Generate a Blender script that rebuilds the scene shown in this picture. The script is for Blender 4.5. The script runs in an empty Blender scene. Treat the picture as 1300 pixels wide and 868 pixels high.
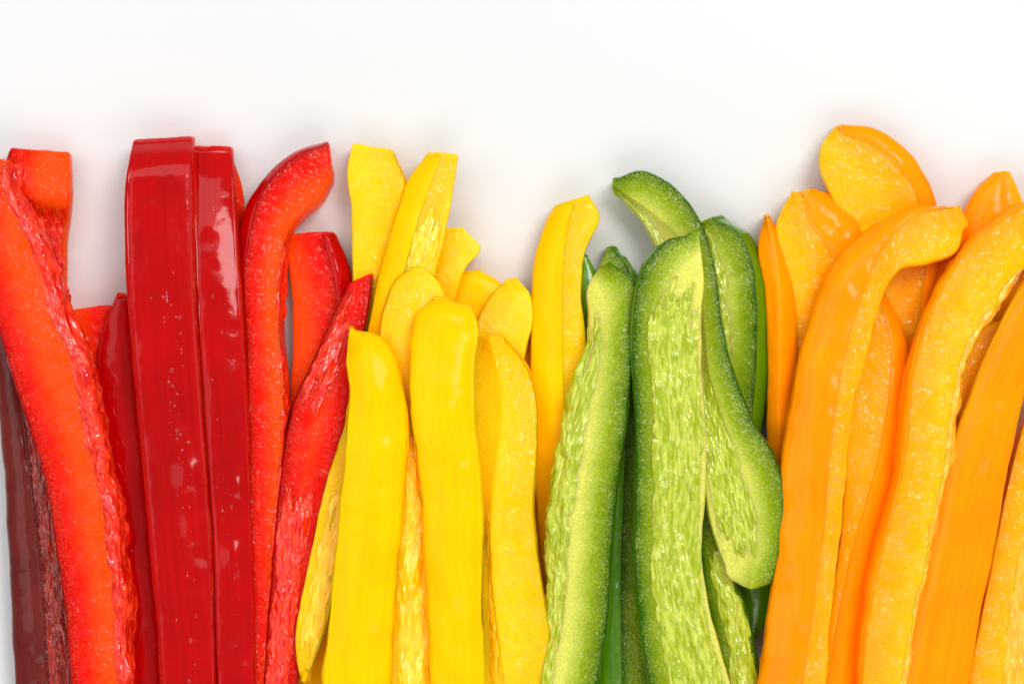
import bpy, math, random
import numpy as np

random.seed(4); rng = np.random.default_rng(4)
C = bpy.context.scene.collection
scene = bpy.context.scene

# ------------------------------------------------------------------ camera, light, exposure
H = 620.0                 # camera height above the white surface, mm
PX = 0.15                 # mm on the surface per photograph pixel
W, HT = 1300, 868
cam_d = bpy.data.cameras.new('camera'); cam = bpy.data.objects.new('camera', cam_d); C.objects.link(cam)
cam.location = (0, 0, H/1000); cam.rotation_euler = (0, 0, 0)
cam_d.sensor_width = 36; cam_d.lens = 36*H/(W*PX)
cam_d.clip_start = 0.01; cam_d.clip_end = 20
cam_d.dof.use_dof = True; cam_d.dof.focus_distance = (H-15)/1000; cam_d.dof.aperture_fstop = 7.0
scene.camera = cam

world = bpy.data.worlds.new('World'); scene.world = world; world.use_nodes = True
world.node_tree.nodes['Background'].inputs[0].default_value = (0.97, 0.985, 1.0, 1)
world.node_tree.nodes['Background'].inputs[1].default_value = 0.41

def area(name, loc, target, size, power, col):
    d = bpy.data.lights.new(name, 'AREA'); d.shape = 'RECTANGLE'; d.size, d.size_y = size; d.energy = power; d.color = col
    o = bpy.data.objects.new(name, d); C.objects.link(o); o.location = loc
    import mathutils
    o.rotation_euler = (mathutils.Vector(target)-mathutils.Vector(loc)).to_track_quat('-Z', 'Y').to_euler()
    return o
area('softbox_light', (0.40, 0.46, 1.15), (0.0, 0.0, 0.0), (0.45, 0.45), 9.7, (1.0, 0.985, 0.96))
area('back_fill_light', (-0.15, 0.80, 1.15), (0.0, 0.02, 0.0), (1.0, 0.6), 4.8, (1.0, 0.985, 0.965))  # unseen lamp, added to brighten the far ends and fill shadows
area('left_fill_light', (-0.78, 0.16, 1.10), (0.0, 0.0, 0.0), (0.9, 1.0), 4.2, (0.97, 0.985, 1.0))  # added fill lamp on the left, stands for no particular window
area('front_fill_light', (0.10, -0.66, 1.10), (0.0, 0.0, 0.0), (1.0, 0.55), 5.0, (1.0, 0.985, 0.96))  # added fill lamp on the near side, out of view

scene.view_settings.view_transform = 'Standard'
scene.view_settings.look = 'None'
scene.view_settings.exposure = 0.0
scene.view_settings.gamma = 1.0
scene.render.engine = 'CYCLES'
scene.cycles.max_bounces = 9; scene.cycles.diffuse_bounces = 5; scene.cycles.glossy_bounces = 3
scene.cycles.use_denoising = True
scene.cycles.caustics_reflective = False; scene.cycles.caustics_refractive = False

# ------------------------------------------------------------------ numpy noise
def _h(ix, iy, iz, s):
    n = (ix.astype(np.int64)*374761393 + iy.astype(np.int64)*668265263 + iz.astype(np.int64)*2147483647 + s*974711) & 0xFFFFFFFF
    n = ((n ^ (n >> 13))*1274126177) & 0xFFFFFFFF
    n = ((n ^ (n >> 16))*2246822519) & 0xFFFFFFFF
    return ((n ^ (n >> 15)) & 0xFFFFFF)/float(0xFFFFFF)
def vnoise(x, y, z=None, seed=0):                       # smooth value noise, -1..1
    if z is None: z = np.zeros_like(x)
    x0, y0, z0 = np.floor(x), np.floor(y), np.floor(z)
    fx, fy, fz = x-x0, y-y0, z-z0
    fx, fy, fz = [f*f*f*(f*(f*6-15)+10) for f in (fx, fy, fz)]
    r = 0
    for a in (0, 1):
        for b in (0, 1):
            for c in (0, 1):
                r = r + _h(x0+a, y0+b, z0+c, seed)*(fx if a else 1-fx)*(fy if b else 1-fy)*(fz if c else 1-fz)
    return r*2-1
def fbm(x, y, z=None, seed=0, octv=3):
    r, a, f = 0, 1.0, 1.0
    for k in range(octv):
        r = r + a*vnoise(x*f, y*f, None if z is None else z*f, seed+k*17); a *= 0.5; f *= 2.03
    return r
def cells(x, y, seed=0):                                # worley: F1, F2
    x0, y0 = np.floor(x), np.floor(y); d1 = np.full(x.shape, 9.0); d2 = np.full(x.shape, 9.0); zz = np.zeros_like(x)
    for a in (-1, 0, 1):
        for b in (-1, 0, 1):
            cx = x0+a+_h(x0+a, y0+b, zz, seed); cy = y0+b+_h(x0+a, y0+b, zz+5, seed)
            d = np.hypot(cx-x, cy-y)
            d2 = np.minimum(d2, np.maximum(d, d1)); d1 = np.minimum(d1, d)
    return d1, d2

# ------------------------------------------------------------------ materials
def node_mat(name):
    m = bpy.data.materials.new(name); m.use_nodes = True
    nt = m.node_tree; return m, nt, nt.nodes['Principled BSDF']
def N(nt, t, **kw):
    n = nt.nodes.new(t)
    for k, v in kw.items():
        if k.startswith('i_'): n.inputs[k[2:].replace('_', ' ')].default_value = v
        else: setattr(n, k, v)
    return n
def ramp(nt, stops):
    n = nt.nodes.new('ShaderNodeValToRGB'); el = n.color_ramp.elements
    while len(el) < len(stops): el.new(0.5)
    for e, (p, c) in zip(el, stops): e.position = p; e.color = (*c, 1)
    return n

def flesh_mat(name, edge, mid, inner, sss, speck, rough=0.36, grain=1.0, wet=0.6):
    m, nt, b = node_mat(name); L = nt.links.new
    at = N(nt, 'ShaderNodeAttribute', attribute_name='skin_mm')
    tc = N(nt, 'ShaderNodeTexCoord')
    nz = N(nt, 'ShaderNodeTexNoise'); nz.inputs['Scale'].default_value = 330; nz.inputs['Detail'].default_value = 3
    L(tc.outputs['Object'], nz.inputs['Vector'])
    ad = N(nt, 'ShaderNodeMath', operation='MULTIPLY_ADD'); ad.inputs[1].default_value = 0.18; L(nz.outputs['Fac'], ad.inputs[0])
    sb = N(nt, 'ShaderNodeMath', operation='SUBTRACT'); sb.inputs[1].default_value = 0.09
    L(at.outputs['Fac'], ad.inputs[2]); L(ad.outputs[0], sb.inputs[0])
    r = ramp(nt, [(0.03, edge), (0.16, [x*0.6+y*0.4 for x, y in zip(edge, mid)]), (0.46, mid), (0.97, inner)]); L(sb.outputs[0], r.inputs['Fac'])
    # fine pale cell speckle
    sp = N(nt, 'ShaderNodeTexNoise'); sp.inputs['Scale'].default_value = 2600; sp.inputs['Detail'].default_value = 2
    L(tc.outputs['Object'], sp.inputs['Vector'])
    mr = N(nt, 'ShaderNodeMapRange'); mr.inputs['From Min'].default_value = 0.35; mr.inputs['From Max'].default_value = 0.75
    mr.inputs['To Min'].default_value = 0.84; mr.inputs['To Max'].default_value = 1.12
    L(sp.outputs['Fac'], mr.inputs['Value'])
    mx = N(nt, 'ShaderNodeMix', data_type='RGBA', blend_type='MULTIPLY'); mx.inputs['Factor'].default_value = 1.0
    L(r.outputs['Color'], mx.inputs[6]); L(mr.outputs[0], mx.inputs[7]); 
    # scattered pale burst cells
    s2 = N(nt, 'ShaderNodeTexNoise'); s2.inputs['Scale'].default_value = 3400; s2.inputs['Detail'].default_value = 1.5; L(tc.outputs['Object'], s2.inputs['Vector'])
    pm = N(nt, 'ShaderNodeTexNoise'); pm.inputs['Scale'].default_value = 150; pm.inputs['Detail'].default_value = 3; L(tc.outputs['Object'], pm.inputs['Vector'])
    sa = N(nt, 'ShaderNodeMath', operation='MULTIPLY_ADD'); sa.inputs[1].default_value = 0.5; L(pm.outputs['Fac'], sa.inputs[0]); L(s2.outputs['Fac'], sa.inputs[2])
    sr = N(nt, 'ShaderNodeMapRange'); sr.inputs['From Min'].default_value = 0.79; sr.inputs['From Max'].default_value = 0.96
    sr.inputs['To Min'].default_value = 0.0; sr.inputs['To Max'].default_value = 0.30; L(sa.outputs[0], sr.inputs['Value'])
    m2 = N(nt, 'ShaderNodeMix', data_type='RGBA'); L(sr.outputs[0], m2.inputs['Factor']); L(mx.outputs[2], m2.inputs[6]); m2.inputs[7].default_value = (*speck, 1)
    L(m2.outputs[2], b.inputs['Base Color'])
    # wet cut-cell relief
    v1 = N(nt, 'ShaderNodeTexVoronoi'); v1.inputs['Scale'].default_value = 1150; L(tc.outputs['Object'], v1.inputs['Vector'])
    n2 = N(nt, 'ShaderNodeTexNoise'); n2.inputs['Scale'].default_value = 1100; n2.inputs['Detail'].default_value = 4; L(tc.outputs['Object'], n2.inputs['Vector'])
    v1.feature = 'SMOOTH_F1'; n3 = N(nt, 'ShaderNodeTexNoise'); n3.inputs['Scale'].default_value = 950; n3.inputs['Detail'].default_value = 0.5; L(tc.outputs['Object'], n3.inputs['Vector'])
    a2 = N(nt, 'ShaderNodeMath', operation='ADD'); L(v1.outputs['Distance'], a2.inputs[0]); L(n3.outputs['Fac'], a2.inputs[1])
    bp = N(nt, 'ShaderNodeBump'); bp.inputs['Strength'].default_value = 0.75*grain; bp.inputs['Distance'].default_value = 0.00055
    gm = N(nt, 'ShaderNodeTexNoise'); gm.inputs['Scale'].default_value = 330; gm.inputs['Detail'].default_value = 4; L(tc.outputs['Object'], gm.inputs['Vector'])
    gr = N(nt, 'ShaderNodeMapRange'); gr.inputs['From Min'].default_value = 0.38; gr.inputs['From Max'].default_value = 0.66
    gr.inputs['To Min'].default_value = 0.30*grain; gr.inputs['To Max'].default_value = 1.0*grain; L(gm.outputs['Fac'], gr.inputs['Value']); L(gr.outputs[0], bp.inputs['Strength'])
    L(a2.outputs[0], bp.inputs['Height'])
    b0 = N(nt, 'ShaderNodeBump'); b0.inputs['Strength'].default_value = 0.12; b0.inputs['Distance'].default_value = 0.0003; L(n2.outputs['Fac'], b0.inputs['Height']); L(b0.outputs['Normal'], b.inputs['Normal'])
    b.inputs['Roughness'].default_value = rough; b.inputs['IOR'].default_value = 1.42; b.inputs['Specular IOR Level'].default_value = 0.03
    b.inputs['Coat Roughness'].default_value = 0.05
    cw = N(nt, 'ShaderNodeMapRange'); cw.inputs['From Min'].default_value = 0.40; cw.inputs['From Max'].default_value = 0.62
    cw.inputs['To Min'].default_value = 0.14; cw.inputs['To Max'].default_value = wet; L(gm.outputs['Fac'], cw.inputs['Value']); L(cw.outputs[0], b.inputs['Coat Weight'])
    L(bp.outputs['Normal'], b.inputs['Coat Normal'])
    b.inputs['Subsurface Weight'].default_value = 0.9; b.inputs['Subsurface Radius'].default_value = sss
    b.inputs['Subsurface Scale'].default_value = 0.0034
    return m

def skin_mat(name, base, dark, sss, rough=0.24, sub=0.35, wave=1.0, coat=0.45, spec=0.3):
    m, nt, b = node_mat(name); L = nt.links.new
    uv = N(nt, 'ShaderNodeUVMap'); tc = N(nt, 'ShaderNodeTexCoord')
    mp = N(nt, 'ShaderNodeMapping'); mp.inputs['Scale'].default_value = (1.1, 0.035, 1); L(uv.outputs[0], mp.inputs['Vector'])
    st = N(nt, 'ShaderNodeTexNoise'); st.inputs['Scale'].default_value = 1.0; st.inputs['Detail'].default_value = 4; L(mp.outputs[0], st.inputs['Vector'])
    big = N(nt, 'ShaderNodeTexNoise'); big.inputs['Scale'].default_value = 90; big.inputs['Detail'].default_value = 2; L(tc.outputs['Object'], big.inputs['Vector'])
    ad = N(nt, 'ShaderNodeMath', operation='ADD'); L(st.outputs['Fac'], ad.inputs[0]); L(big.outputs['Fac'], ad.inputs[1])
    r = ramp(nt, [(0.36, dark), (0.62, base)])
    hf = N(nt, 'ShaderNodeMath', operation='MULTIPLY'); hf.inputs[1].default_value = 0.5; L(ad.outputs[0], hf.inputs[0]); L(hf.outputs[0], r.inputs['Fac'])
    L(r.outputs['Color'], b.inputs['Base Color'])
    w = N(nt, 'ShaderNodeTexNoise'); w.inputs['Scale'].default_value = 170; w.inputs['Detail'].default_value = 3; L(tc.outputs['Object'], w.inputs['Vector'])
    fi = N(nt, 'ShaderNodeTexNoise'); fi.inputs['Scale'].default_value = 2400; fi.inputs['Detail'].default_value = 2; L(tc.outputs['Object'], fi.inputs['Vector'])
    b1 = N(nt, 'ShaderNodeBump'); b1.inputs['Strength'].default_value = 0.5*wave; b1.inputs['Distance'].default_value = 0.0009; L(w.outputs['Fac'], b1.inputs['Height'])
    b2 = N(nt, 'ShaderNodeBump'); b2.inputs['Strength'].default_value = 0.25; b2.inputs['Distance'].default_value = 0.00008; L(fi.outputs['Fac'], b2.inputs['Height'])
    L(b1.outputs['Normal'], b2.inputs['Normal']); L(b2.outputs['Normal'], b.inputs['Normal'])
    L(b1.outputs['Normal'], b.inputs['Coat Normal'])
    b.inputs['Roughness'].default_value = rough; b.inputs['IOR'].default_value = 1.45
    b.inputs['Specular IOR Level'].default_value = spec
    b.inputs['Coat Weight'].default_value = coat; b.inputs['Coat Roughness'].default_value = 0.10
    b.inputs['Subsurface Weight'].default_value = sub; b.inputs['Subsurface Radius'].default_value = sss; b.inputs['Subsurface Scale'].default_value = 0.0008
    return m

def membrane_mat(name, base, pale, sss):
    m, nt, b = node_mat(name); L = nt.links.new
    uv = N(nt, 'ShaderNodeUVMap')
    mp = N(nt, 'ShaderNodeMapping'); mp.inputs['Scale'].default_value = (1.7, 0.42, 1); L(uv.outputs[0], mp.inputs['Vector'])
    wz = N(nt, 'ShaderNodeTexNoise'); wz.inputs['Scale'].default_value = 0.9; wz.inputs['Detail'].default_value = 3; L(mp.outputs[0], wz.inputs['Vector'])
    mxv = N(nt, 'ShaderNodeMix', data_type='RGBA', blend_type='ADD'); mxv.inputs['Factor'].default_value = 0.9
    L(mp.outputs[0], mxv.inputs[6]); L(wz.outputs['Color'], mxv.inputs[7])
    v = N(nt, 'ShaderNodeTexNoise'); v.inputs['Scale'].default_value = 1.0; v.inputs['Detail'].default_value = 0.6; v.inputs['Distortion'].default_value = 0.5; L(mxv.outputs[2], v.inputs['Vector'])
    r = ramp(nt, [(0.36, base), (0.66, pale)]); L(v.outputs['Fac'], r.inputs['Fac']); L(r.outputs['Color'], b.inputs['Base Color'])
    inv = N(nt, 'ShaderNodeMath', operation='MULTIPLY'); inv.inputs[1].default_value = 1.0; L(v.outputs['Fac'], inv.inputs[0])
    bp = N(nt, 'ShaderNodeBump'); bp.inputs['Strength'].default_value = 0.55; bp.inputs['Distance'].default_value = 0.0008
    L(inv.outputs[0], bp.inputs['Height']); L(bp.outputs['Normal'], b.inputs['Normal']); L(bp.outputs['Normal'], b.inputs['Coat Normal'])
    b.inputs['Roughness'].default_value = 0.15; b.inputs['IOR'].default_value = 1.45; b.inputs['Specular IOR Level'].default_value = 0.05
    b.inputs['Coat Weight'].default_value = 1.0; b.inputs['Coat Roughness'].default_value = 0.04
    b.inputs['Subsurface Weight'].default_value = 0.4; b.inputs['Subsurface Radius'].default_value = sss; b.inputs['Subsurface Scale'].default_value = 0.0010
    return m

M = {
 'red': dict(
    flesh=flesh_mat('red_flesh', (0.52, 0.0005, 0.0006), (0.82, 0.007, 0.0008), (0.95, 0.070, 0.001), (1.0, 0.16, 0.04), (1.0, 0.13, 0.02), wet=0.26),
    skin=skin_mat('red_skin', (0.47, 0.0002, 0.0014), (0.36, 0.0002, 0.0008), (1.0, 0.05, 0.03), rough=0.16, coat=0.36, wave=0.4, spec=0.03),
    membrane=membrane_mat('red_membrane', (0.66, 0.006, 0.001), (0.92, 0.045, 0.008), (1.0, 0.2, 0.06))),
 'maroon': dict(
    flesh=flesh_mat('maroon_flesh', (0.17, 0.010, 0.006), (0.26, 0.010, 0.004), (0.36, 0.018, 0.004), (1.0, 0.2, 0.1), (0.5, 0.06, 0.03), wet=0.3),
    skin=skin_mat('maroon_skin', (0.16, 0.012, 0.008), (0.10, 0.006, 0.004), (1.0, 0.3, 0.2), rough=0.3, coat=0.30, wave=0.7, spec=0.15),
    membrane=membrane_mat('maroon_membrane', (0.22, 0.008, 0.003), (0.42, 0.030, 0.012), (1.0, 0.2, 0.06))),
 'yellow': dict(
    flesh=flesh_mat('yellow_flesh', (0.98, 0.50, 0.0006), (0.98, 0.54, 0.0008), (0.98, 0.61, 0.004), (1.0, 0.5, 0.03), (1.0, 0.72, 0.03), wet=0.42),
    skin=skin_mat('yellow_skin', (0.98, 0.545, 0.0004), (0.97, 0.475, 0.0004), (1.0, 0.45, 0.03), rough=0.30, wave=0.35, coat=0.07, spec=0.02),
    membrane=membrane_mat('yellow_membrane', (0.97, 0.50, 0.001), (0.98, 0.64, 0.02), (1.0, 0.5, 0.05))),
 'green': dict(
    flesh=flesh_mat('green_flesh', (0.035, 0.115, 0.0008), (0.27, 0.37, 0.003), (0.68, 0.69, 0.12), (0.8, 1.0, 0.10), (0.70, 0.76, 0.16), wet=0.28),
    skin=skin_mat('green_skin', (0.11, 0.27, 0.002), (0.06, 0.17, 0.002), (0.5, 1.0, 0.08), rough=0.2, wave=0.5),
    membrane=membrane_mat('green_membrane', (0.33, 0.41, 0.003), (0.56, 0.61, 0.07), (0.8, 1.0, 0.12))),
 'orange': dict(
    flesh=flesh_mat('orange_flesh', (0.98, 0.36, 0.0006), (0.98, 0.41, 0.001), (0.98, 0.49, 0.003), (1.0, 0.36, 0.03), (1.0, 0.57, 0.03), wet=0.55),
    skin=skin_mat('orange_skin', (0.98, 0.300, 0.0003), (0.97, 0.240, 0.0003), (1.0, 0.30, 0.03), rough=0.22, wave=0.2, coat=0.16, spec=0.03),
    membrane=membrane_mat('orange_membrane', (0.97, 0.37, 0.001), (0.98, 0.50, 0.04), (1.0, 0.36, 0.05))),
}
water = bpy.data.materials.new('water'); water.use_nodes = True; nt = water.node_tree; nt.nodes.remove(nt.nodes['Principled BSDF'])
tr = N(nt, 'ShaderNodeBsdfTransparent'); gl = N(nt, 'ShaderNodeBsdfGlossy'); gl.inputs['Roughness'].default_value = 0.05
fr = N(nt, 'ShaderNodeFresnel'); fr.inputs['IOR'].default_value = 1.45; ms = N(nt, 'ShaderNodeMixShader')
nt.links.new(fr.outputs[0], ms.inputs[0]); nt.links.new(tr.outputs[0], ms.inputs[1]); nt.links.new(gl.outputs[0], ms.inputs[2])
nt.links.new(ms.outputs[0], nt.nodes['Material Output'].inputs['Surface'])

plate, nt, b = node_mat('white_glaze')
tc = N(nt, 'ShaderNodeTexCoord'); nz = N(nt, 'ShaderNodeTexNoise'); nz.inputs['Scale'].default_value = 9; nz.inputs['Detail'].default_value = 3
nt.links.new(tc.outputs['Object'], nz.inputs['Vector'])
r = ramp(nt, [(0.3, (0.660, 0.660, 0.658)), (0.7, (0.675, 0.675, 0.673))]); nt.links.new(nz.outputs['Fac'], r.inputs['Fac']); nt.links.new(r.outputs['Color'], b.inputs['Base Color'])
b.inputs['Roughness'].default_value = 0.22; b.inputs['IOR'].default_value = 1.5

# ------------------------------------------------------------------ geometry helpers (all in mm, stored in metres)
def unproject(p, z):                                   # photograph pixel at height z -> mm
    k = PX*(H-z)/H
    return np.stack([(p[:, 0]-W/2)*k, (HT/2-p[:, 1])*k, z], 1)
def resample(pts, n):
    p = np.array(pts, float)
    d = np.maximum(np.hypot(*np.diff(p, axis=0).T), 1e-6); t = np.concatenate([[0], np.cumsum(d)]); t /= t[-1]
    m = np.zeros_like(p)                                # monotone-ish tangents (catmull-rom, non-uniform)
    s = np.diff(p, axis=0)/np.diff(t)[:, None]
    m[0], m[-1] = s[0], s[-1]
    for i in range(1, len(p)-1):
        w0, w1 = t[i+1]-t[i], t[i]-t[i-1]; m[i] = (s[i-1]*w0+s[i]*w1)/(w0+w1)
    u = np.linspace(0, 1, n); k = np.clip(np.searchsorted(t, u, side='right')-1, 0, len(p)-2)
    h = (t[k+1]-t[k])[:, None]; x = ((u-t[k])/(t[k+1]-t[k]))[:, None]
    return (2*x**3-3*x**2+1)*p[k]+(x**3-2*x**2+x)*h*m[k]+(-2*x**3+3*x**2)*p[k+1]+(x**3-x**2)*h*m[k+1]
def add_mesh(name, V, F, mat, parent, base, uv=None, attr=None):
    me = bpy.data.meshes.new(name); me.from_pydata((np.asarray(V)-base)/1000.0, [], F)
    me.polygons.foreach_set('use_smooth', [True]*len(me.polygons))
    if uv is not None:
        l = me.uv_layers.new(name='UVMap'); vi = np.empty(len(me.loops), np.int32); me.loops.foreach_get('vertex_index', vi)
        l.data.foreach_set('uv', np.asarray(uv)[vi].astype(np.float32).ravel())
    if attr is not None:
        a = me.attributes.new('skin_mm', 'FLOAT', 'POINT'); a.data.foreach_set('value', np.asarray(attr, np.float32))
    me.materials.append(mat); me.update()
    o = bpy.data.objects.new(name, me); C.objects.link(o); o.parent = parent
    return o
def grid_normals(G, wrap):
    du = np.gradient(G, axis=0)
    if wrap: dv = (np.roll(G, -1, 1)-np.roll(G, 1, 1))/2
    else: dv = np.gradient(G, axis=1)
    n = np.cross(dv, du); n /= np.maximum(np.linalg.norm(n, axis=2, keepdims=True), 1e-9)
    return n
SCH = np.array([0, .03, .08, .15, .24, .34, .45, .55, .66, .76, .85, .92, .97])   # samples across one face
seed_counter = [0]

def strip(colour, label, rails, seg, sides=('flesh', 'flesh'), z=10.0, dz=None, depth=7.0, bulge=None, inset=(0.6, 0.6),
          mem=(), skin=None, cap=(0.7, 0.7), capr=(0.12, 0.12), wob=0.16, n=150, ragged=0.0, skin_u=(0, 1), mem_amp=0.35, dents=(), look=None):
    """one pepper strip lofted through the rails of its upper faces; seg names the face between two rails"""
    seed_counter[0] += 1; sd = seed_counter[0]*31
    k = len(rails)-1
    dz = dz or [0]*(k+1); bulge = bulge or [0.8 if s == 'skin' else (0.25 if s == 'flesh' else -0.3) for s in seg]
    if not isinstance(z, (list, tuple)): z = [(0, z), (1, z)]
    u = np.linspace(0, 1, n)
    zr = resample([(a*100, b) for a, b in z], 400); zc = np.interp(u*100, zr[:, 0], zr[:, 1])
    T = [unproject(resample(r, n), zc+dz[i]) for i, r in enumerate(rails)]
    lat = T[-1]-T[0]; lat[:, 2] = 0
    for _ in range(6): lat[1:-1] = (lat[:-2]+2*lat[1:-1]+lat[2:])/4
    wid = np.linalg.norm(lat, axis=1, keepdims=True); lat = lat/np.maximum(wid, 1e-6)
    zb = np.maximum(zc-depth, 0.25)
    def down(P, sgn, ins):
        ii = np.minimum(ins, wid[:, 0]*0.4); Q = P-lat*(sgn*ii)[:, None]; Q[:, 2] = np.minimum(zb, P[:, 2]-0.6); Q[:, 2] = np.maximum(Q[:, 2], 0.15)
        return Q
    BR, BL = down(T[-1], 1, inset[1]), down(T[0], -1, inset[0])
    ctr = T+[BR, BL]; types = list(seg)+[sides[1], 'flesh', sides[0]]; nb = len(ctr)
    cols, par = [], []
    for j in range(nb):
        A, B = ctr[j], ctr[(j+1) % nb]
        bl = bulge[j] if j < k else 0.45
        for s in SCH:
            P = A*(1-s)+B*s; f = 4*s*(1-s)*bl*np.minimum(1, wid[:, 0]/6)[:, None][:, 0]
            if j < k: P = P+np.array([0, 0, 1.0])*f[:, None]
            elif j == k: P = P+lat*f[:, None]
            elif j == k+2: P = P-lat*f[:, None]
            cols.append(P); par.append(j+s)
    G = np.stack(cols, 1); par = np.array(par); m = G.shape[1]
    cor = np.abs(par-np.round(par)) < 0.05                # soften the edges a little
    for _ in range(1):
        S = (np.roll(G, 1, 1)+2*G+np.roll(G, -1, 1))/4; G[:, cor] = S[:, cor]
    nr = grid_normals(G, True)
    if np.mean(np.sum(nr*(G-G.mean(1, keepdims=True)), 2)) < 0: nr = -nr; flip = True
    else: flip = False
    wn = fbm(G[..., 0]/5, G[..., 1]/5, G[..., 2]/5, sd, 3)*wob + vnoise(G[..., 0]/13, G[..., 1]/13, G[..., 2]/13, sd+3)*wob*1.6
    arc = np.concatenate([[0], np.cumsum(np.linalg.norm(np.diff(G.mean(1), axis=0), axis=1))])[:, None]
    for du_, da_, ru_, ra_, am_ in dents:                 # shallow swellings (+) and dents (-): place along, place across, half sizes, mm
        wn = wn+am_*np.exp(-((arc-du_*arc[-1])/ru_)**2-((par[None, :]-da_)/ra_)**2)
    G = G+nr*wn[..., None]; G[..., 2] = np.maximum(G[..., 2], 0.1)
    # distance from every point of the cross-section to the nearest skin face
    isk = np.array([types[int(p) % nb] == 'skin' for p in par])
    for j in range(nb):
        if types[j] == 'skin': isk |= np.abs(par-((j+1) % nb)) < 1e-6
    if isk.any():
        D = np.linalg.norm(G[:, :, None, :]-G[:, None, isk, :], axis=3).min(2)/7.0
    else: D = np.full((n, m), 0.6)
    cen = G.reshape(-1, 3).mean(0); base = np.array([cen[0], cen[1], G[..., 2].min()])
    root = bpy.data.objects.new(colour+'_pepper_strip', None); root.empty_display_size = 0.01; C.objects.link(root)
    root.location = base/1000.0; root['label'] = label; root['category'] = 'pepper strip'; root['group'] = colour+' bell pepper strips'
    # ---- closed flesh body with rounded cut ends
    V = [G.reshape(-1, 3)]; at = [D.ravel()]; F = []
    def q(a, b_, c, d): F.append((a, d, c, b_) if flip else (a, b_, c, d))
    ii, jj = np.meshgrid(np.arange(n-1), np.arange(m), indexing='ij'); j2 = (jj+1) % m
    quads = np.stack([ii*m+jj, ii*m+j2, (ii+1)*m+j2, (ii+1)*m+jj], -1).reshape(-1, 4)
    quads = quads[:, ::-1] if not flip else quads
    F += [tuple(int(x) for x in r_) for r_ in quads]
    off = n*m
    for end in (0, 1):
        R0 = G[0] if end == 0 else G[-1]; R1 = G[4] if end == 0 else G[-5]
        tdir = R0.mean(0)-R1.mean(0); tdir /= np.linalg.norm(tdir); c0 = R0.mean(0); e = cap[end]; rr = capr[end]
        prev = (0 if end == 0 else (n-1)*m)
        steps = [(1-rr*(1-math.cos(t)), e*math.sin(t)) for t in (0.5, 1.0, 1.57)]
        steps += [(steps[-1][0]*f, e*1.0+0.15*(1-f)) for f in (0.75, 0.5, 0.25, 0.04)]
        for s_, e_ in steps:
            R = c0+(R0-c0)*s_+tdir*e_
            R = R+tdir*(fbm(R[:, 0]/1.6, R[:, 1]/1.6, R[:, 2]/1.6, sd+9, 2)*0.16)[:, None]
            R[:, 2] = np.maximum(R[:, 2], 0.1)
            V.append(R); at.append(D[0 if end == 0 else -1] + (1-s_)*0.4)
            for j in range(m):
                a, b_ = prev+j, prev+(j+1) % m; c, d = off+(j+1) % m, off+j
                F.append((a, b_, c, d) if (flip == (end == 1)) else (a, d, c, b_))
            prev = off; off += m
        F.append(tuple(range(prev, prev+m)) if (flip == (end == 1)) else tuple(range(prev+m-1, prev-1, -1)))
    mats = M[look or colour]
    add_mesh('flesh', np.concatenate(V), F, mats['flesh'], root, base, attr=np.clip(np.concatenate(at), 0, 2))
    # ---- shells
    plen = np.concatenate([[0], np.cumsum(np.linalg.norm(np.diff(G.mean(1), axis=0), axis=1))])
    def sample(uu, aa):                                    # bilinear lookup on the body grid
        pe = np.append(par, nb); idx = np.append(np.arange(m), m)
        fj = np.interp(np.mod(aa, nb), pe, idx); fi = np.clip(uu, 0, 1)*(n-1)
        i0 = np.clip(np.floor(fi).astype(int), 0, n-2); fx = (fi-i0)[..., None]; j0 = np.floor(fj).astype(int); fy = (fj-j0)[..., None]
        ja, jb = j0 % m, (j0+1) % m
        def L2(A): return (A[i0, ja]*(1-fx)*(1-fy)+A[i0+1, ja]*fx*(1-fy)+A[i0, jb]*(1-fx)*fy+A[i0+1, jb]*fx*fy)
        nn = L2(nr); nn /= np.maximum(np.linalg.norm(nn, axis=2, keepdims=True), 1e-9)
        return L2(G), nn
    def shell(name, mat, a0, a1, u0, u1, nu, na, hfun, back):
        uu = np.linspace(u0, u1, nu)[:, None]*np.ones((1, na)); aa = np.ones((nu, 1))*np.linspace(a0, a1, na)[None]
        P, nn = sample(uu, aa)
        da = np.concatenate([np.zeros((nu, 1)), np.cumsum(np.linalg.norm(np.diff(P, axis=1), axis=2), 1)], 1)
        X, Y = da, np.interp(uu, np.linspace(0, 1, n), plen)
        h = hfun(X, Y, uu, aa, da/np.maximum(da[:, -1:], 1e-6))
        top = P+nn*h[..., None]; bot = P-nn*back
        top[..., 2] = np.maximum(top[..., 2], 0.12); bot[..., 2] = np.maximum(bot[..., 2], 0.05)
        Vs = np.concatenate([top.reshape(-1, 3), bot.reshape(-1, 3)]); UV = np.concatenate([np.stack([X.ravel()+sd, Y.ravel()], 1)]*2)
        i_, j_ = np.meshgrid(np.arange(nu-1), np.arange(na-1), indexing='ij')
        t = np.stack([i_*na+j_, i_*na+j_+1, (i_+1)*na+j_+1, (i_+1)*na+j_], -1).reshape(-1, 4)
        if not flip: t = t[:, ::-1]
        bq = (t+nu*na)[:, ::-1]
        rim = [i*na for i in range(nu)]+[(nu-1)*na+j for j in range(1, na)]+[i*na+na-1 for i in range(nu-2, -1, -1)]+[j for j in range(na-2, 0, -1)]
        rq = [(rim[x], rim[(x+1) % len(rim)], rim[(x+1) % len(rim)]+nu*na, rim[x]+nu*na) for x in range(len(rim))]
        if flip: rq = [r_[::-1] for r_ in rq]
        Fs = [tuple(int(x) for x in r_) for r_ in t]+[tuple(int(x) for x in r_) for r_ in bq]+rq
        o = add_mesh(name, Vs, Fs, mat, root, base, uv=UV)
        return o, top, nn
    # skin: contiguous runs of skin faces
    runs = []
    tt = [(j if j <= k else j-nb) for j in range(nb)]
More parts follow.
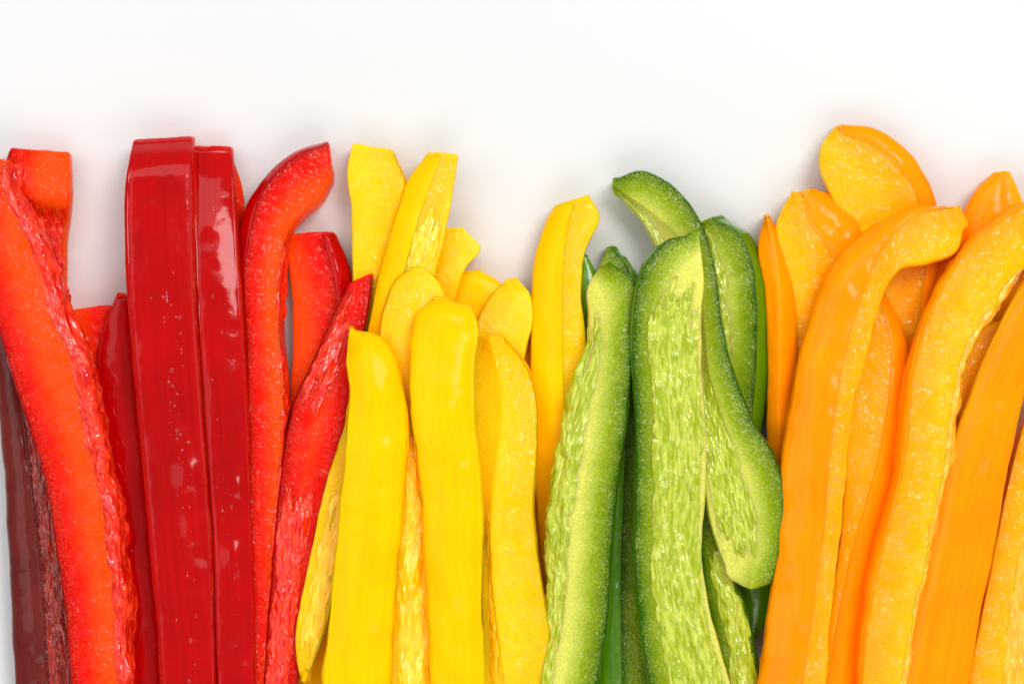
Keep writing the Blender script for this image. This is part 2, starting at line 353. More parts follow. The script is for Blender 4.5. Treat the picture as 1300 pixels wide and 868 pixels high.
    order = sorted(range(nb), key=lambda j: tt[j] if tt[j] != k+1-nb else 99)
    sk = sorted([tt[j] if j != k else k for j in range(nb) if types[j] == 'skin'])
    for j in sk:
        if runs and runs[-1][1] == j: runs[-1][1] = j+1
        else: runs.append([j, j+1])
    out = dict(root=root, base=base, shells=[])
    for a0, a1 in runs:
        wide = int(14*(a1-a0))+4
        o, top, nn = shell('skin', mats['skin'], a0+0.012, a1-0.012, skin_u[0], skin_u[1], n, wide,
                           lambda X, Y, u_, a_, s: 0.10+0.03*vnoise(X/3, Y/6, None, sd)-0.05*((s < 0.02) | (s > 0.98)), 0.9)
        out['shells'].append((o, top, nn))
    # inner membrane: wrinkled glossy shell with a torn outline
    pats = list(mem)
    for j in range(nb):
        if types[j] == 'membrane' and not mem: pats.append((tt[j] if j != k else k, (tt[j] if j != k else k)+1, 0.0, 1.0))
    for pt in pats:
        a0, a1, u0, u1 = pt[:4]; amp = pt[4] if len(pt) > 4 else mem_amp
        def hm(X, Y, u_, a_, s, amp=amp, u0=u0, u1=u1):
            wx = fbm(X/2.0, Y/5.0, None, sd+5, 3)*0.75
            f1, f2 = cells(X/0.95+wx, Y/3.3+wx*0.8, sd+2)
            f1b, _ = cells(X/0.5-wx, Y/1.5+wx, sd+3)
            mod = np.clip(0.55+0.9*fbm(X/2.6, Y/6.5, None, sd+12, 2), 0.08, 1.15)
            f1c, _ = cells(X/1.9+wx*1.3, Y/5.2-wx, sd+4)
            h = amp*(mod*(0.8*(1-f1*f1)+0.15*(1-f1b)) + 0.55*(1-f1c) - 0.2) + 0.5*amp*fbm(X/2.4, Y/7, None, sd+8, 3)
            h = np.maximum(h, 0.04)
            ends = u_*0+99.0
            if u0 > 0.001: ends = np.minimum(ends, (u_-u0)*plen[-1]-3.5+5.0*fbm(X/0.9, Y/9, None, sd+6, 3)-4.0*(s-0.5)**2)
            if u1 < 0.999: ends = np.minimum(ends, (u1-u_)*plen[-1]-3.5+5.0*fbm(X/0.9, Y/9, None, sd+16, 3)-4.0*(s-0.5)**2)
            es = np.minimum(s, 1-s)*X.max(axis=1, keepdims=True)
            edge = np.minimum(ends, es+0.55*fbm(X/1.8, Y/3.2, None, sd+7, 3)-0.35)
            return np.clip(edge*0.35, -0.5, 0.06)+h*np.clip(edge/1.5, 0, 1)
        nu = int(np.clip((u1-u0)*plen[-1]*5.5, 30, 620)); na = int(np.clip((a1-a0)*44, 20, 80))
        shell('membrane', mats['membrane'], a0, a1, u0, u1, nu, na, hm, 0.8)
    return out

def droplets(host, name, spots, lo, hi):
    """clear water droplets sitting on a skin; spots = list of (row, column) fractions"""
    o, top, nn = host['shells'][0]; nu, na, _ = top.shape
    V, F = [], []; off = 0; K, R = 10, 4
    for fu, fa in spots:
        i, j = int(fu*(nu-1)), int(fa*(na-1)); c, nrm = top[i, j], nn[i, j]
        t = top[min(i+1, nu-1), j]-top[max(i-1, 0), j]; t /= np.linalg.norm(t); bt = np.cross(nrm, t)
        rad = lo+(hi-lo)*rng.random()**3; sy = rng.uniform(0.8, 1.7)
        for r_ in range(R):
            th = r_/R*math.pi/2
            for q_ in range(K):
                a = q_/K*2*math.pi; jit = 1+0.12*math.sin(2*a+fu*90)
                V.append(c+rad*jit*math.cos(th)*(math.cos(a)*bt+math.sin(a)*t*sy)+nrm*(rad*0.5*math.sin(th)-0.02))
        V.append(c+nrm*rad*0.48)
        for r_ in range(R-1):
            for q_ in range(K):
                a, b_ = off+r_*K+q_, off+r_*K+(q_+1) % K; F.append((a, b_, b_+K, a+K))
        for q_ in range(K): F.append((off+(R-1)*K+q_, off+(R-1)*K+(q_+1) % K, off+R*K))
        F.append(tuple(off+q_ for q_ in range(K-1, -1, -1)))
        off += R*K+1
    w = add_mesh(name, np.array(V), F, water, o, host['base']); w['kind'] = 'stuff'

# ------------------------------------------------------------------ the white surface
bm_n = 60
gx, gy = np.meshgrid(np.linspace(-900, 900, bm_n), np.linspace(-900, 900, bm_n), indexing='ij')
Vp = np.stack([gx.ravel(), gy.ravel(), np.zeros(gx.size)], 1)
Fp = [(i*bm_n+j, (i+1)*bm_n+j, (i+1)*bm_n+j+1, i*bm_n+j+1) for i in range(bm_n-1) for j in range(bm_n-1)]
top_o = add_mesh('tabletop', Vp, Fp, plate, None, np.zeros(3)); top_o['kind'] = 'structure'
top_o['label'] = 'glossy white glazed surface under the pepper strips'

# ------------------------------------------------------------------ red strips
# rails are photograph pixels; z is the height of the upper face in mm
strip('red', 'red strip with a blunt cut end and wet ribbed hollow, beneath the frilly-edged strip',
      [[(12, 192), (4, 222), (14, 262), (30, 330), (40, 420), (46, 560)], [(87, 198), (89, 248), (84, 320), (84, 400), (92, 480), (100, 570)]],
      ['flesh'], ('skin', 'flesh'), z=[(0, 7.6), (0.08, 9.4), (0.15, 9.9), (0.21, 7.0), (0.6, 6.5), (1, 5.5)], depth=7, mem=[(0.03, 0.97, 0.13, 1.0, 0.7)], cap=(0.8, 0.6))
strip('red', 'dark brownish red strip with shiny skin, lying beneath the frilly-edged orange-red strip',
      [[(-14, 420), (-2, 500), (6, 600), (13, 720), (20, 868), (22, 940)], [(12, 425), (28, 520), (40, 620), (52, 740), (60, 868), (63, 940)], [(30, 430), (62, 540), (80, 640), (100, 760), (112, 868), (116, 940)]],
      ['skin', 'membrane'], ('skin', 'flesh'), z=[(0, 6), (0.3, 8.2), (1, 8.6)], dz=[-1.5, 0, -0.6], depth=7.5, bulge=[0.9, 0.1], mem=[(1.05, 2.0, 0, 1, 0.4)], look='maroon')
strip('red', 'low orange-red strip with square cut top, between the frilly-edged strip and peaked deep red one',
      [[(60, 404), (72, 470), (84, 560), (96, 700), (110, 868), (114, 940)], [(141, 391), (146, 470), (156, 560), (166, 700), (176, 868), (180, 940)]],
      ['flesh'], ('flesh', 'skin'), z=[(0, 5.2), (0.3, 5.8), (1, 5.8)], depth=5.6)
strip('red', 'deep red skin-up strip with a peaked corner, tucked beside the squarely bent strip',
      [[(148, 376), (128, 430), (126, 520), (140, 620), (150, 740), (158, 868), (160, 940)], [(166, 381), (176, 440), (186, 560), (196, 680), (208, 868), (212, 940)]],
      ['skin'], ('flesh', 'flesh'), z=[(0, 8.0), (0.2, 8.4), (1, 8.6)], dz=[0, 0], depth=6.5, bulge=[0.6])
strip('red', 'long orange-red strip, cut face up with a frilly wet edge, leaning across other reds',
      [[(-30, 200), (-34, 300), (-8, 400), (18, 485), (47, 570), (64, 650), (76, 720), (84, 790), (92, 868), (96, 940)],
       [(7, 208), (18, 255), (44, 290), (64, 345), (82, 400), (101, 445), (118, 510), (127, 575), (142, 640), (154, 715), (159, 780), (160, 868), (158, 940)]],
      ['flesh'], ('skin', 'membrane'), z=[(0, 14.5), (0.25, 17), (0.7, 17.5), (1, 17.5)], depth=9.0, bulge=[0.5], inset=(0.8, -0.2), mem=[(0.79, 1.75, 0.0, 1.0, 1.0)], wob=0.3)
r5 = strip('red', 'tall dark red skin-up strip beaded with water drops, its end bent over squarely',
      [[(169, 181), (161, 225), (160, 330), (166, 430), (178, 560), (190, 690), (204, 868), (208, 940)], [(244, 176), (245, 250), (246, 340), (252, 460), (261, 590), (268, 700), (273, 868), (275, 940)]],
      ['skin'], ('flesh', 'flesh'), z=[(0, 9.2), (0.025, 13.2), (0.05, 14.7), (0.09, 15.2), (1, 15.2)], dz=[0, -0.55], depth=6.6, wob=0.08, bulge=[0.3], dents=[(0.50, 0.66, 1.3, 0.08, 0.34), (0.570, 0.70, 4.6, 0.20, 0.62), (0.655, 0.72, 4.0, 0.18, 0.56), (0.70, 0.84, 1.8, 0.10, 0.36), (0.30, 0.35, 5, 0.2, -0.12), (0.85, 0.6, 6, 0.25, 0.15)], inset=(0.35, 0.35), cap=(0.9, 0.7))
r6 = strip('red', 'glossy crimson skin-up strip with scratches and a pink sheen, beside the squarely bent strip',
      [[(247, 190), (247, 270), (249, 350), (255, 460), (264, 590), (271, 700), (276, 868), (278, 940)], [(294, 191), (298, 260), (303, 330), (309, 430), (315, 560), (319, 700), (322, 868), (323, 940)]],
      ['skin'], ('flesh', 'flesh'), z=[(0, 7.2), (0.03, 9.2), (0.12, 12.4), (0.28, 14.8), (0.45, 15.0), (1, 14.4)], dz=[0, -0.9], depth=6.8, wob=0.10, bulge=[0.45], dents=[(0.58, 0.72, 2.2, 0.16, 0.34), (0.70, 0.55, 3.6, 0.24, 0.44), (0.17, 0.4, 2.0, 0.3, -0.16), (0.24, 0.6, 1.6, 0.25, 0.14)], inset=(0.2, 0.5), cap=(0.9, 0.7))
strip('red', 'small orange-red shred of inner rib poking out beside the crimson glossy strip',
      [[(287, 200), (290, 230), (296, 262), (299, 300)], [(297, 204), (304, 222), (311, 254), (303, 300)]],
      ['flesh'], ('flesh', 'flesh'), z=[(0, 6), (1, 4.5)], depth=4.4, n=50, wob=0.3)
strip('red', 'hooked red strip with speckled cut face up, tip curling towards the yellow strips',
      [[(414, 181), (372, 196), (340, 222), (318, 252), (305, 292), (303, 330), (308, 430), (312, 560), (312, 700), (316, 868), (317, 940)],
       [(416, 182), (376, 200), (345, 227), (326, 262), (317, 300), (311, 345), (313, 430), (316, 560), (316, 700), (318, 868), (319, 940)],
       [(419, 228), (404, 255), (384, 270), (366, 292), (357, 330), (354, 400), (358, 450), (360, 520), (357, 590), (345, 700), (337, 868), (335, 940)]],
      ['skin', 'flesh'], ('skin', 'flesh'), z=[(0, 9.5), (0.2, 11.5), (0.6, 11.8), (1, 11)], dz=[-2.2, 0, -0.4], depth=9.5, bulge=[0.3, 0.3], mem=[(1.93, 2.7, 0.09, 1, 0.6)], inset=(0.8, -0.4), cap=(0.3, 0.7))
strip('red', 'short orange-red strip with a pale skin line, standing behind the hooked red strip',
      [[(361, 303), (368, 350), (372, 400), (371, 460), (368, 530), (362, 620)], [(410, 299), (419, 330), (426, 365), (430, 410), (428, 470), (420, 560)], [(426, 298), (437, 325), (444, 352), (446, 400), (442, 460), (430, 560)]],
      ['flesh', 'skin'], ('flesh', 'skin'), z=[(0, 6.0), (0.4, 5.8), (1, 4.6)], dz=[-0.6, 0.1, -1.8], depth=5.6)
strip('red', 'slanting red strip with wet streaked inner face, its lower end running beside the yellow strips',
      [[(440, 366), (420, 408), (398, 460), (374, 512), (362, 570), (353, 640), (345, 740), (335, 868), (330, 940)],
       [(471, 353), (468, 385), (460, 430), (450, 490), (434, 560), (416, 630), (400, 710), (388, 800), (378, 868), (370, 940)]],
      ['flesh'], ('skin', 'skin'), z=[(0, 9.5), (0.25, 12.2), (0.6, 11.5), (1, 11)], dz=[0, 0], depth=6.0, bulge=[0.2], mem=[(0.02, 0.62, 0.02, 0.30, 0.7), (0.02, 0.75, 0.42, 1.0, 0.5)], cap=(1.0, 0.7))
nd = []
for q_ in range(95): nd.append((float(np.clip(rng.normal(0.55, 0.17), 0.2, 0.97)), float(np.clip(rng.normal(0.62, 0.13), 0.36, 0.8))))
for q_ in range(30): nd.append((float(rng.uniform(0.22, 0.5)), float(rng.uniform(0.5, 0.66))))
droplets(r5, 'water_droplets', nd, 0.06, 0.36)
nd = [(float(rng.uniform(0.1, 0.85)), float(rng.uniform(0.15, 0.66))) for q_ in range(55)]
droplets(r6, 'water_droplets', nd, 0.06, 0.34)

# ------------------------------------------------------------------ yellow strips
strip('yellow', 'yellow strip with a wide slanting end, behind the wet tapering yellow strip',
      [[(447, 187), (442, 215), (446, 262), (448, 330), (450, 420), (452, 500)], [(500, 195), (513, 228), (514, 290), (512, 360), (508, 430), (505, 500)]],
      ['flesh'], ('flesh', 'skin'), z=[(0, 7.6), (0.12, 8.8), (0.35, 7.6), (1, 5.0)], depth=7.2, bulge=[0.3], cap=(0.8, 0.6))
strip('yellow', 'tall tapering yellow strip with a sparkling wet inner face and flat cut tip',
      [[(541, 199), (522, 226), (506, 268), (491, 315), (477, 370), (466, 430), (460, 520), (456, 600)], [(560, 199), (545, 240), (531, 280), (517, 330), (502, 380), (490, 430), (484, 520), (480, 600)], [(580, 202), (573, 250), (563, 300), (551, 350), (545, 400), (540, 440), (530, 520), (525, 600)]],
      ['skin', 'flesh'], ('skin', 'flesh'), z=[(0, 10.5), (0.2, 12.6), (0.6, 12.0), (1, 8)], dz=[-1.8, 0, -0.3], depth=6.6, bulge=[0.5, 0.05], mem=[(1.0, 1.97, 0.13, 1.0, 0.5)], cap=(0.9, 0.6))
strip('yellow', 'stubby yellow strip with a torn corner, peeping out behind the wet tapering strip',
      [[(556, 297), (552, 330), (540, 370), (530, 420), (524, 480)], [(590, 293), (609, 316), (592, 338), (576, 380), (566, 430), (558, 480)]],
      ['flesh'], ('skin', 'flesh'), z=[(0, 7.6), (0.3, 8.8), (1, 6)], depth=7, cap=(0.8, 0.5), n=90)
strip('yellow', 'low golden strip end of smooth skin, between the torn-cornered and peaked-tip strips',
      [[(583, 349), (575, 380), (570, 430), (566, 500)], [(612, 346), (634, 362), (634, 410), (630, 500)]],
      ['skin'], ('flesh', 'skin'), z=[(0, 5.2), (0.3, 5.8), (1, 5.2)], depth=5.2, n=80, cap=(0.6, 0.5))
strip('yellow', 'yellow strip with a peaked tip and grainy cut face, leaning behind the wavy-edged strip',
      [[(640, 360), (622, 378), (608, 402), (598, 450), (590, 520)], [(657, 356), (672, 374), (677, 398), (668, 440), (652, 520)]],
      ['flesh'], ('skin', 'flesh'), z=[(0, 8.2), (0.3, 10.6), (1, 8.5)], depth=7, n=90, cap=(0.7, 0.5))
strip('yellow', 'plain orange-yellow strip deep in the gap between the wavy-edged and curved tall strips',
      [[(650, 440), (648, 560), (655, 700), (660, 868), (660, 940)], [(690, 430), (700, 560), (708, 700), (712, 868), (712, 940)]],
      ['skin'], ('flesh', 'flesh'), z=[(0, 4.0), (1, 4.4)], depth=4.0, n=90)
strip('yellow', 'curved tall yellow strip beside the green strips, half skin and half grainy cut face',
      [[(705, 264), (691, 290), (681, 330), (676, 400), (675, 500), (679, 600), (689, 700), (697, 800), (700, 868), (702, 940)],
       [(728, 257), (722, 285), (716, 330), (714, 400), (716, 500), (718, 600), (722, 700), (728, 800), (730, 868), (730, 940)],
       [(748, 251), (760, 272), (744, 318), (738, 370), (743, 422), (742, 500), (742, 600), (746, 700), (750, 800), (752, 868), (752, 940)]],
      ['skin', 'flesh'], ('skin', 'flesh'), z=[(0, 9.5), (0.2, 11.6), (0.6, 10.6), (1, 10.4)], dz=[-2.2, 0, -0.5], depth=7.8, bulge=[0.6, 0.2], cap=(0.5, 0.7))
strip('yellow', 'thin amber sliver with a pointed tip, between the red strips and broad yellow strip',
      [[(446, 488), (430, 560), (408, 640), (392, 710), (381, 770), (376, 815), (380, 852), (385, 866)], [(458, 492), (452, 560), (440, 640), (430, 710), (420, 770), (408, 815), (394, 850), (388, 866)]],
      ['flesh'], ('flesh', 'skin'), z=[(0, 13.5), (0.4, 13.8), (1, 14.2)], dz=[-1.0, 0.2], depth=4.6, mem=[(0.2, 0.97, 0.32, 0.99, 0.45)], cap=(0.6, 1.2))
strip('yellow', 'low amber strip glimpsed under the pointed amber sliver',
      [[(424, 640), (400, 740), (378, 868), (370, 940)], [(452, 640), (446, 740), (440, 868), (438, 940)]],
      ['skin'], ('flesh', 'flesh'), z=[(0, 6.0), (1, 7.0)], depth=6.0, n=80)
strip('yellow', 'yellow strip with rounded end and glistening inner ribs, wedged between two smooth strips',
      [[(520, 342), (503, 356), (490, 385), (482, 425), (498, 500), (506, 600), (500, 700), (493, 868), (489, 940)], [(534, 338), (556, 360), (566, 395), (564, 430), (536, 520), (540, 620), (546, 720), (551, 868), (553, 940)]],
      ['flesh'], ('skin', 'flesh'), z=[(0, 13.2), (0.10, 15.2), (0.25, 15.4), (0.4, 17.0), (1, 17.6)], depth=6.4, bulge=[0.5], mem=[(0.12, 0.98, 0.28, 1.0, 0.8), (0.45, 0.95, 0.035, 0.13, 0.5)], cap=(0.8, 0.7))
strip('yellow', 'plain orange-yellow strip at the bottom of the gap beside the arched smooth strip',
      [[(520, 600), (524, 700), (528, 868), (528, 940)], [(566, 600), (566, 700), (566, 868), (566, 940)]],
      ['skin'], ('flesh', 'flesh'), z=[(0, 7.0), (1, 7.2)], depth=6.5, n=70)
strip('yellow', 'wavy-edged yellow strip with grainy cut face up, its side bulging towards the green strips',
      [[(606, 436), (600, 465), (600, 520), (606, 600), (611, 680), (612, 760), (616, 868), (618, 940)], [(622, 432), (632, 470), (637, 530), (628, 610), (622, 690), (630, 780), (640, 868), (644, 940)], [(640, 433), (668, 466), (682, 516), (681, 570), (677, 625), (681, 690), (691, 760), (697, 812), (688, 868), (680, 940)]],
      ['flesh', 'flesh'], ('flesh', 'skin'), z=[(0, 13.2), (0.12, 15.8), (1, 16.2)], dz=[-2.4, 0, -0.2], depth=8.5, bulge=[-0.3, 0.35], inset=(0.2, 0.6), cap=(0.9, 0.7), mem=[(0.3, 0.98, 0.42, 1.0, 0.45)])
strip('yellow', 'smooth skin-up yellow strip with a rounded arched end, in the middle of the yellow heap',
      [[(548, 379), (531, 396), (522, 430), (520, 480), (528, 560), (539, 660), (545, 760), (549, 868), (552, 940)], [(572, 380), (600, 392), (608, 412), (604, 460), (603, 520), (608, 590), (612, 660), (610, 750), (615, 868), (617, 940)]],
      ['skin'], ('skin', 'flesh'), z=[(0, 17.0), (0.06, 19.6), (0.14, 20.8), (1, 21.2)], depth=6.4, bulge=[1.5], cap=(1.0, 0.7), wob=0.28, dents=[(0.35, 0.3, 7, 0.25, -0.2), (0.6, 0.7, 9, 0.25, 0.2), (0.85, 0.4, 6, 0.2, -0.2)])
strip('yellow', 'broad smooth skin-up yellow strip with a pointed corner, overlapping the red strips',
      [[(443, 416), (440, 460), (445, 490), (441, 540), (433, 640), (421, 750), (411, 868), (406, 940)], [(450, 418), (476, 425), (498, 450), (509, 490), (515, 555), (510, 650), (501, 750), (493, 868), (488, 940)]],
      ['skin'], ('flesh', 'skin'), z=[(0, 17.5), (0.1, 20.2), (0.3, 21.0), (1, 21.2)], dz=[-0.3, -0.6], depth=6.2, bulge=[1.5], cap=(0.6, 0.7), wob=0.28, dents=[(0.35, 0.3, 7, 0.25, -0.2), (0.6, 0.7, 9, 0.25, 0.2), (0.85, 0.4, 6, 0.2, -0.2)])

# ------------------------------------------------------------------ green strips
strip('green', 'narrow dark green strip end squeezed behind the curved tall yellow strip',
      [[(738, 322), (736, 360), (738, 420), (742, 500)], [(746, 328), (758, 352), (762, 420), (764, 500)]],
      ['skin'], ('skin', 'skin'), z=[(0, 7.6), (0.3, 8.4), (1, 6)], depth=6.4, n=70, cap=(0.6, 0.5))
strip('green', 'green strip with a triangular tip, low on the white surface behind a blunt strip',
      [[(770, 318), (760, 350), (756, 420), (760, 500)], [(780, 316), (794, 334), (790, 420), (790, 500)], [(784, 317), (812, 358), (812, 420), (808, 500)]],
      ['flesh', 'skin'], ('flesh', 'skin'), z=[(0, 4.6), (0.3, 5.2), (1, 4.6)], dz=[0, 0.2, -1.2], depth=4.6, n=70, cap=(0.6, 0.5))
strip('green', 'straight dark green skin-up strip deep in the gap between two pale-faced green strips',
      [[(766, 470), (766, 560), (764, 650), (760, 750), (752, 868), (748, 940)], [(795, 470), (794, 560), (790, 650), (788, 750), (790, 868), (791, 940)], [(826, 470), (824, 560), (822, 650), (820, 750), (826, 868), (830, 940)]],
      ['skin', 'flesh'], ('skin', 'skin'), z=[(0, 9.0), (1, 10.2)], dz=[-1.5, 0, -0.2], depth=7.5)
strip('green', 'green strip with cut face and curved dark skin rim, behind the long hooked strip',
      [[(893, 285), (900, 340), (908, 400), (912, 470), (914, 560), (912, 640)], [(908, 279), (934, 292), (952, 325), (960, 380), (960, 450), (955, 520), (944, 640)], [(920, 277), (950, 298), (968, 340), (977, 400), (976, 480), (966, 540), (952, 640)]],
      ['flesh', 'skin'], ('flesh', 'skin'), z=[(0, 8.0), (0.25, 9.6), (1, 6.5)], dz=[-0.8, 0.3, -2.6], depth=8, bulge=[0.2, 0.3], mem=[(0.02, 0.35, 0.02, 0.6, 0.5)], cap=(0.7, 0.5))
strip('green', 'dark olive strip end low in the gap beside the orange strips, under the hooked strip',
      [[(935, 690), (938, 740), (944, 790), (952, 815)], [(975, 690), (982, 735), (974, 780), (958, 815)]],
      ['skin'], ('skin', 'skin'), z=[(0, 6.0), (1, 5.0)], depth=5.0, n=60)
strip('green', 'green strip with wet pebbly inner face emerging from under the foot of the hooked strip',
      [[(882, 560), (886, 640), (889, 700), (896, 760), (910, 820), (918, 868), (926, 940)], [(908, 560), (914, 650), (930, 725), (945, 765), (956, 810), (965, 868), (976, 940)]],
      ['flesh'], ('skin', 'skin'), z=[(0, 8.0), (0.4, 10.4), (1, 11)], depth=6.4, bulge=[0.7], mem=[(0.22, 0.97, 0.25, 1.0, 0.55)])
strip('green', 'long hooked green strip, one end bent over, the other a thick scooped foot',
      [[(786, 250), (805, 266), (824, 292), (836, 318), (858, 352), (876, 420), (884, 500), (893, 575), (900, 640), (908, 680), (920, 718)],
       [(782, 238), (800, 250), (830, 272), (862, 300), (884, 345), (893, 410), (900, 470), (918, 530), (940, 585), (958, 640), (964, 690), (954, 735)],
       [(786, 226), (812, 219), (846, 232), (873, 257), (894, 295), (908, 345), (917, 405), (928, 462), (955, 530), (985, 586), (999, 640), (997, 690), (984, 728)]],
      ['flesh', 'flesh'], ('flesh', 'skin'), z=[(0, 8.5), (0.12, 10.6), (0.25, 11.4), (0.5, 14.5), (0.8, 17), (1, 16)], dz=[-1.4, 0.2, 0], depth=7.0, bulge=[-0.9, 0.35], inset=(0.2, 0.2), mem=[(0.05, 0.99, 0.48, 0.97, 0.4), (0.02, 0.6, 0.0, 0.24, 0.4)], cap=(1.0, 2.6), capr=(0.15, 0.45))
strip('green', 'blunt green strip with pale cut face, frilled along one edge, dark skin along the other',
      [[(762, 340), (748, 362), (747, 400), (746, 435), (732, 478), (720, 530), (711, 590), (702, 650), (698, 700), (702, 745), (694, 810), (686, 868), (680, 940)],
       [(775, 336), (776, 372), (772, 420), (762, 480), (752, 540), (742, 600), (730, 660), (724, 720), (722, 780), (712, 830), (705, 868), (698, 940)],
       [(777, 336), (805, 356), (803, 420), (800, 480), (795, 535), (786, 600), (779, 660), (774, 730), (769, 800), (757, 868), (748, 940)]],
      ['flesh', 'flesh'], ('membrane', 'skin'), z=[(0, 14.5), (0.08, 16.6), (1, 17.4)], dz=[-2.2, 0, -0.2], depth=8.5, bulge=[0.3, 0.4], inset=(0.3, 0.2), mem=[(-0.5, 0.85, 0.1, 1.0, 0.7)], cap=(0.7, 0.7))
strip('green', 'wide green strip lying inner face up, pebbly glistening middle and smooth green rim',
      [[(872, 298), (846, 307), (824, 328), (811, 358), (804, 405), (803, 450), (808, 530), (808, 620), (806, 700), (811, 770), (824, 868), (836, 940)],
       [(888, 298), (893, 345), (890, 400), (890, 460), (895, 540), (894, 620), (890, 690), (897, 760), (915, 830), (926, 868), (945, 940)]],
      ['flesh'], ('skin', 'flesh'), z=[(0, 17.6), (0.08, 19.2), (0.5, 19.2), (1, 18.6)], dz=[0.1, -0.4], depth=6.2, bulge=[-0.2], inset=(0.3, 0.3), mem=[(0.22, 0.99, 0.10, 1.0, 0.7)], cap=(0.7, 0.7))

# ------------------------------------------------------------------ orange strips
strip('orange', 'orange strip with a broad rounded tip, reaching farthest out behind the hooped strips',
      [[(1060, 160), (1044, 186), (1043, 214), (1056, 248), (1075, 300), (1085, 380), (1090, 460)], [(1068, 170), (1105, 184), (1138, 210), (1160, 240), (1176, 300), (1170, 380), (1160, 460)], [(1070, 158), (1112, 164), (1152, 194), (1178, 232), (1194, 300), (1184, 380), (1174, 460)]],
      ['flesh', 'skin'], ('flesh', 'skin'), z=[(0, 8.4), (0.25, 9.6), (0.5, 8.0), (1, 4.6)], dz=[-0.5, 0.2, -1.1], depth=7.6, bulge=[0.3, 0.5], cap=(0.3, 0.6))
strip('orange', 'orange strip with puckered shiny skin fold, beside the broad rounded orange tip',
      [[(1006, 246), (994, 266), (986, 300), (990, 360), (1000, 450), (1006, 560)], [(1022, 256), (1026, 280), (1040, 300), (1058, 330), (1050, 450), (1046, 560)], [(1030, 240), (1066, 254), (1088, 280), (1096, 320), (1086, 450), (1070, 560)]],
      ['flesh', 'skin'], ('flesh', 'skin'), z=[(0, 8.0), (0.2, 9.2), (0.5, 8), (1, 6.5)], dz=[-1.0, 0.2, -1.0], depth=7.2, bulge=[0.4, 0.8], wob=0.35, cap=(0.3, 0.6))
strip('orange', 'slim pointed orange strip with a pale sheen, next to the green strips',
      [[(972, 276), (964, 306), (972, 370), (976, 450), (975, 560), (972, 660)], [(974, 276), (982, 310), (988, 370), (990, 450), (988, 560), (984, 660)], [(977, 277), (994, 310), (1006, 360), (1010, 430), (1006, 560), (998, 660)]],
      ['skin', 'skin'], ('skin', 'skin'), z=[(0, 8.6), (0.2, 10.2), (1, 8)], dz=[-1.6, 0.3, -1.6], depth=7.5, bulge=[0.2, 0.3], cap=(0.5, 0.6))
strip('orange', 'orange strip with a blunt tip showing a narrow cut edge, behind the two hooped strips',
      [[(1262, 221), (1240, 243), (1224, 276), (1214, 330), (1205, 420), (1200, 500)], [(1276, 219), (1278, 245), (1280, 280), (1276, 330), (1262, 420), (1250, 500)], [(1284, 220), (1296, 250), (1306, 300), (1304, 360), (1290, 430), (1275, 500)]],
      ['skin', 'flesh'], ('skin', 'flesh'), z=[(0, 7.4), (0.25, 8.4), (1, 5.5)], dz=[-0.8, 0.2, -0.6], depth=7.0, n=100, cap=(0.3, 0.6))
strip('orange', 'deep orange smooth strip lying low under the arch of the knob-ended hooped strip',
      [[(1120, 330), (1112, 400), (1098, 500), (1080, 620), (1058, 760), (1040, 868), (1030, 940)], [(1216, 320), (1206, 400), (1192, 500), (1170, 620), (1148, 760), (1130, 868), (1120, 940)]],
      ['skin'], ('flesh', 'flesh'), z=[(0, 5.0), (1, 5.8)], depth=5.2, bulge=[0.4])
strip('orange', 'orange strip with cut face and smooth skin flank, between the two hooped strips',
      [[(1104, 384), (1094, 450), (1078, 540), (1074, 620), (1066, 700), (1052, 790), (1042, 868), (1034, 940)], [(1116, 378), (1130, 440), (1128, 500), (1116, 575), (1098, 640), (1078, 710), (1062, 790), (1050, 868), (1040, 940)], [(1124, 376), (1152, 440), (1156, 510), (1144, 590), (1128, 670), (1112, 750), (1098, 868), (1090, 940)]],
      ['flesh', 'skin'], ('flesh', 'skin'), z=[(0, 9.6), (0.2, 11.2), (1, 12)], dz=[-0.4, 0.2, -1.6], depth=6.0, bulge=[0.2, 0.5], cap=(0.8, 0.7))
strip('orange', 'hooped orange strip with a knobbed cut end and skin along its outer bend',
      [[(1205, 262), (1165, 261), (1122, 280), (1078, 318), (1046, 370), (1021, 432), (1006, 500), (997, 570), (990, 680), (976, 780), (966, 868), (958, 940)],
       [(1210, 264), (1178, 268), (1140, 292), (1112, 335), (1092, 385), (1076, 440), (1064, 505), (1054, 580), (1048, 660), (1036, 750), (1020, 868), (1010, 940)],
       [(1222, 290), (1212, 318), (1180, 330), (1148, 336), (1128, 358), (1114, 400), (1098, 458), (1083, 520), (1077, 590), (1069, 665), (1059, 750), (1046, 868), (1038, 940)]],
      ['skin', 'flesh'], ('skin', 'flesh'), z=[(0, 13.5), (0.08, 15.4), (0.25, 17.6), (1, 18)], dz=[-2.0, 0.2, -0.4], depth=8.0, bulge=[0.8, 0.2], inset=(0.4, 0.2), cap=(1.6, 0.7), capr=(0.3, 0.12), wob=0.3)
strip('orange', 'orange strip low in the gap between the coarse-faced hooped strip and smooth sweeping strip',
      [[(1240, 420), (1212, 500), (1198, 580), (1190, 680), (1170, 800), (1158, 868), (1150, 940)], [(1310, 400), (1290, 480), (1268, 580), (1250, 680), (1230, 800), (1218, 868), (1210, 940)]],
      ['flesh'], ('flesh', 'flesh'), z=[(0, 11.6), (0.3, 11.6), (1, 10.0)], depth=8, n=90)
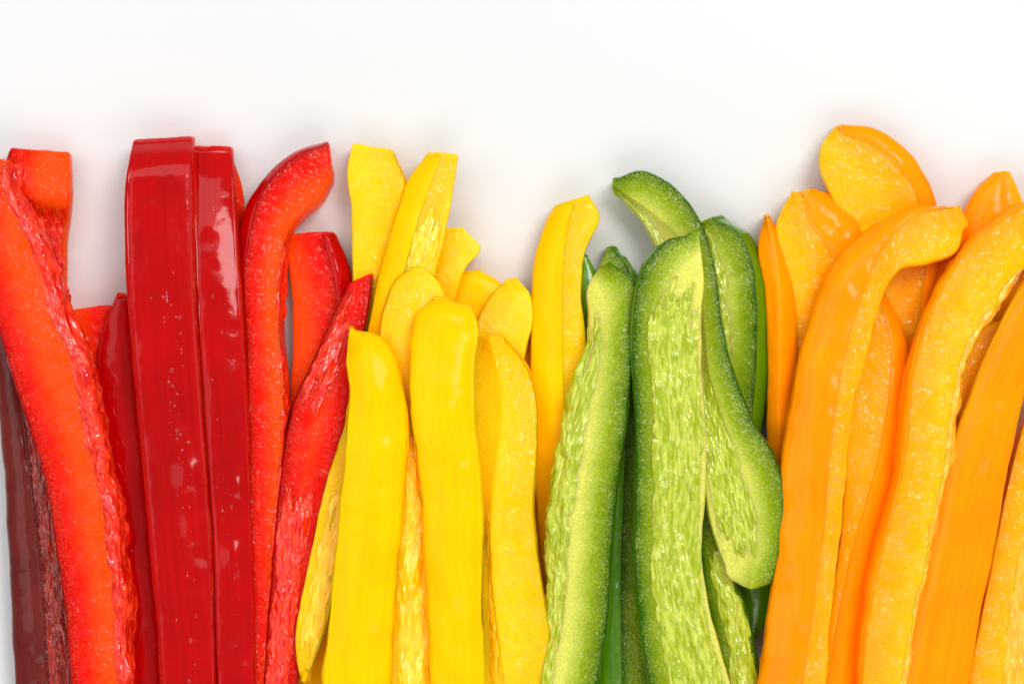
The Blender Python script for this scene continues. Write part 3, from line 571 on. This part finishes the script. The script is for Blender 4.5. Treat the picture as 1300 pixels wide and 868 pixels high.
strip('orange', 'large hooped orange strip with coarse sparkling cut face up, frilled on its inner edge',
      [[(1345, 250), (1300, 261), (1258, 285), (1222, 318), (1192, 364), (1168, 420), (1153, 485), (1146, 560), (1134, 625), (1114, 700), (1099, 780), (1088, 868), (1080, 940)],
       [(1349, 252), (1302, 264), (1261, 289), (1226, 322), (1196, 368), (1173, 424), (1159, 487), (1152, 562), (1140, 627), (1120, 702), (1104, 782), (1093, 868), (1085, 940)],
       [(1352, 320), (1305, 338), (1285, 362), (1262, 395), (1240, 425), (1222, 470), (1211, 530), (1204, 590), (1188, 660), (1172, 735), (1158, 810), (1150, 868), (1142, 940)]],
      ['skin', 'flesh'], ('skin', 'membrane'), z=[(0, 14), (0.15, 17), (1, 18)], dz=[-0.7, 0.1, -0.2], depth=8.5, bulge=[0.1, 0.3], inset=(0.4, 0.0), mem=[(1.9, 2.5, 0.0, 1, 0.6)], wob=0.28, dents=[(0.35, 0.3, 7, 0.25, -0.2), (0.6, 0.7, 9, 0.25, 0.2), (0.85, 0.4, 6, 0.2, -0.2)])
strip('orange', 'smooth skin-up orange strip sweeping past the frilled edge of the large hooped strip',
      [[(1330, 320), (1302, 358), (1272, 408), (1250, 455), (1230, 510), (1208, 575), (1191, 645), (1172, 735), (1154, 830), (1147, 868), (1138, 940)], [(1360, 340), (1330, 410), (1308, 460), (1296, 510), (1286, 560), (1275, 620), (1262, 690), (1246, 770), (1228, 868), (1216, 940)]],
      ['skin'], ('flesh', 'skin'), z=[(0, 18), (0.3, 18.5), (0.6, 17.2), (1, 16.8)], dz=[-0.4, -0.3], depth=6.2, bulge=[1.2], inset=(0.8, 0.4))
strip('orange', 'orange strip with a cut face and pale glistening inner rib, beside the smooth sweeping strip',
      [[(1330, 470), (1306, 520), (1290, 570), (1276, 630), (1263, 700), (1247, 775), (1229, 868), (1216, 940)], [(1360, 500), (1335, 560), (1318, 620), (1304, 690), (1290, 770), (1278, 868), (1270, 940)], [(1400, 520), (1390, 600), (1376, 680), (1364, 770), (1350, 868), (1340, 940)]],
      ['flesh', 'flesh'], ('skin', 'flesh'), z=[(0, 13.5), (1, 14.5)], dz=[0, 0, -1.5], depth=8.0, mem=[(0.8, 1.6, 0.35, 1.0, 0.7)])
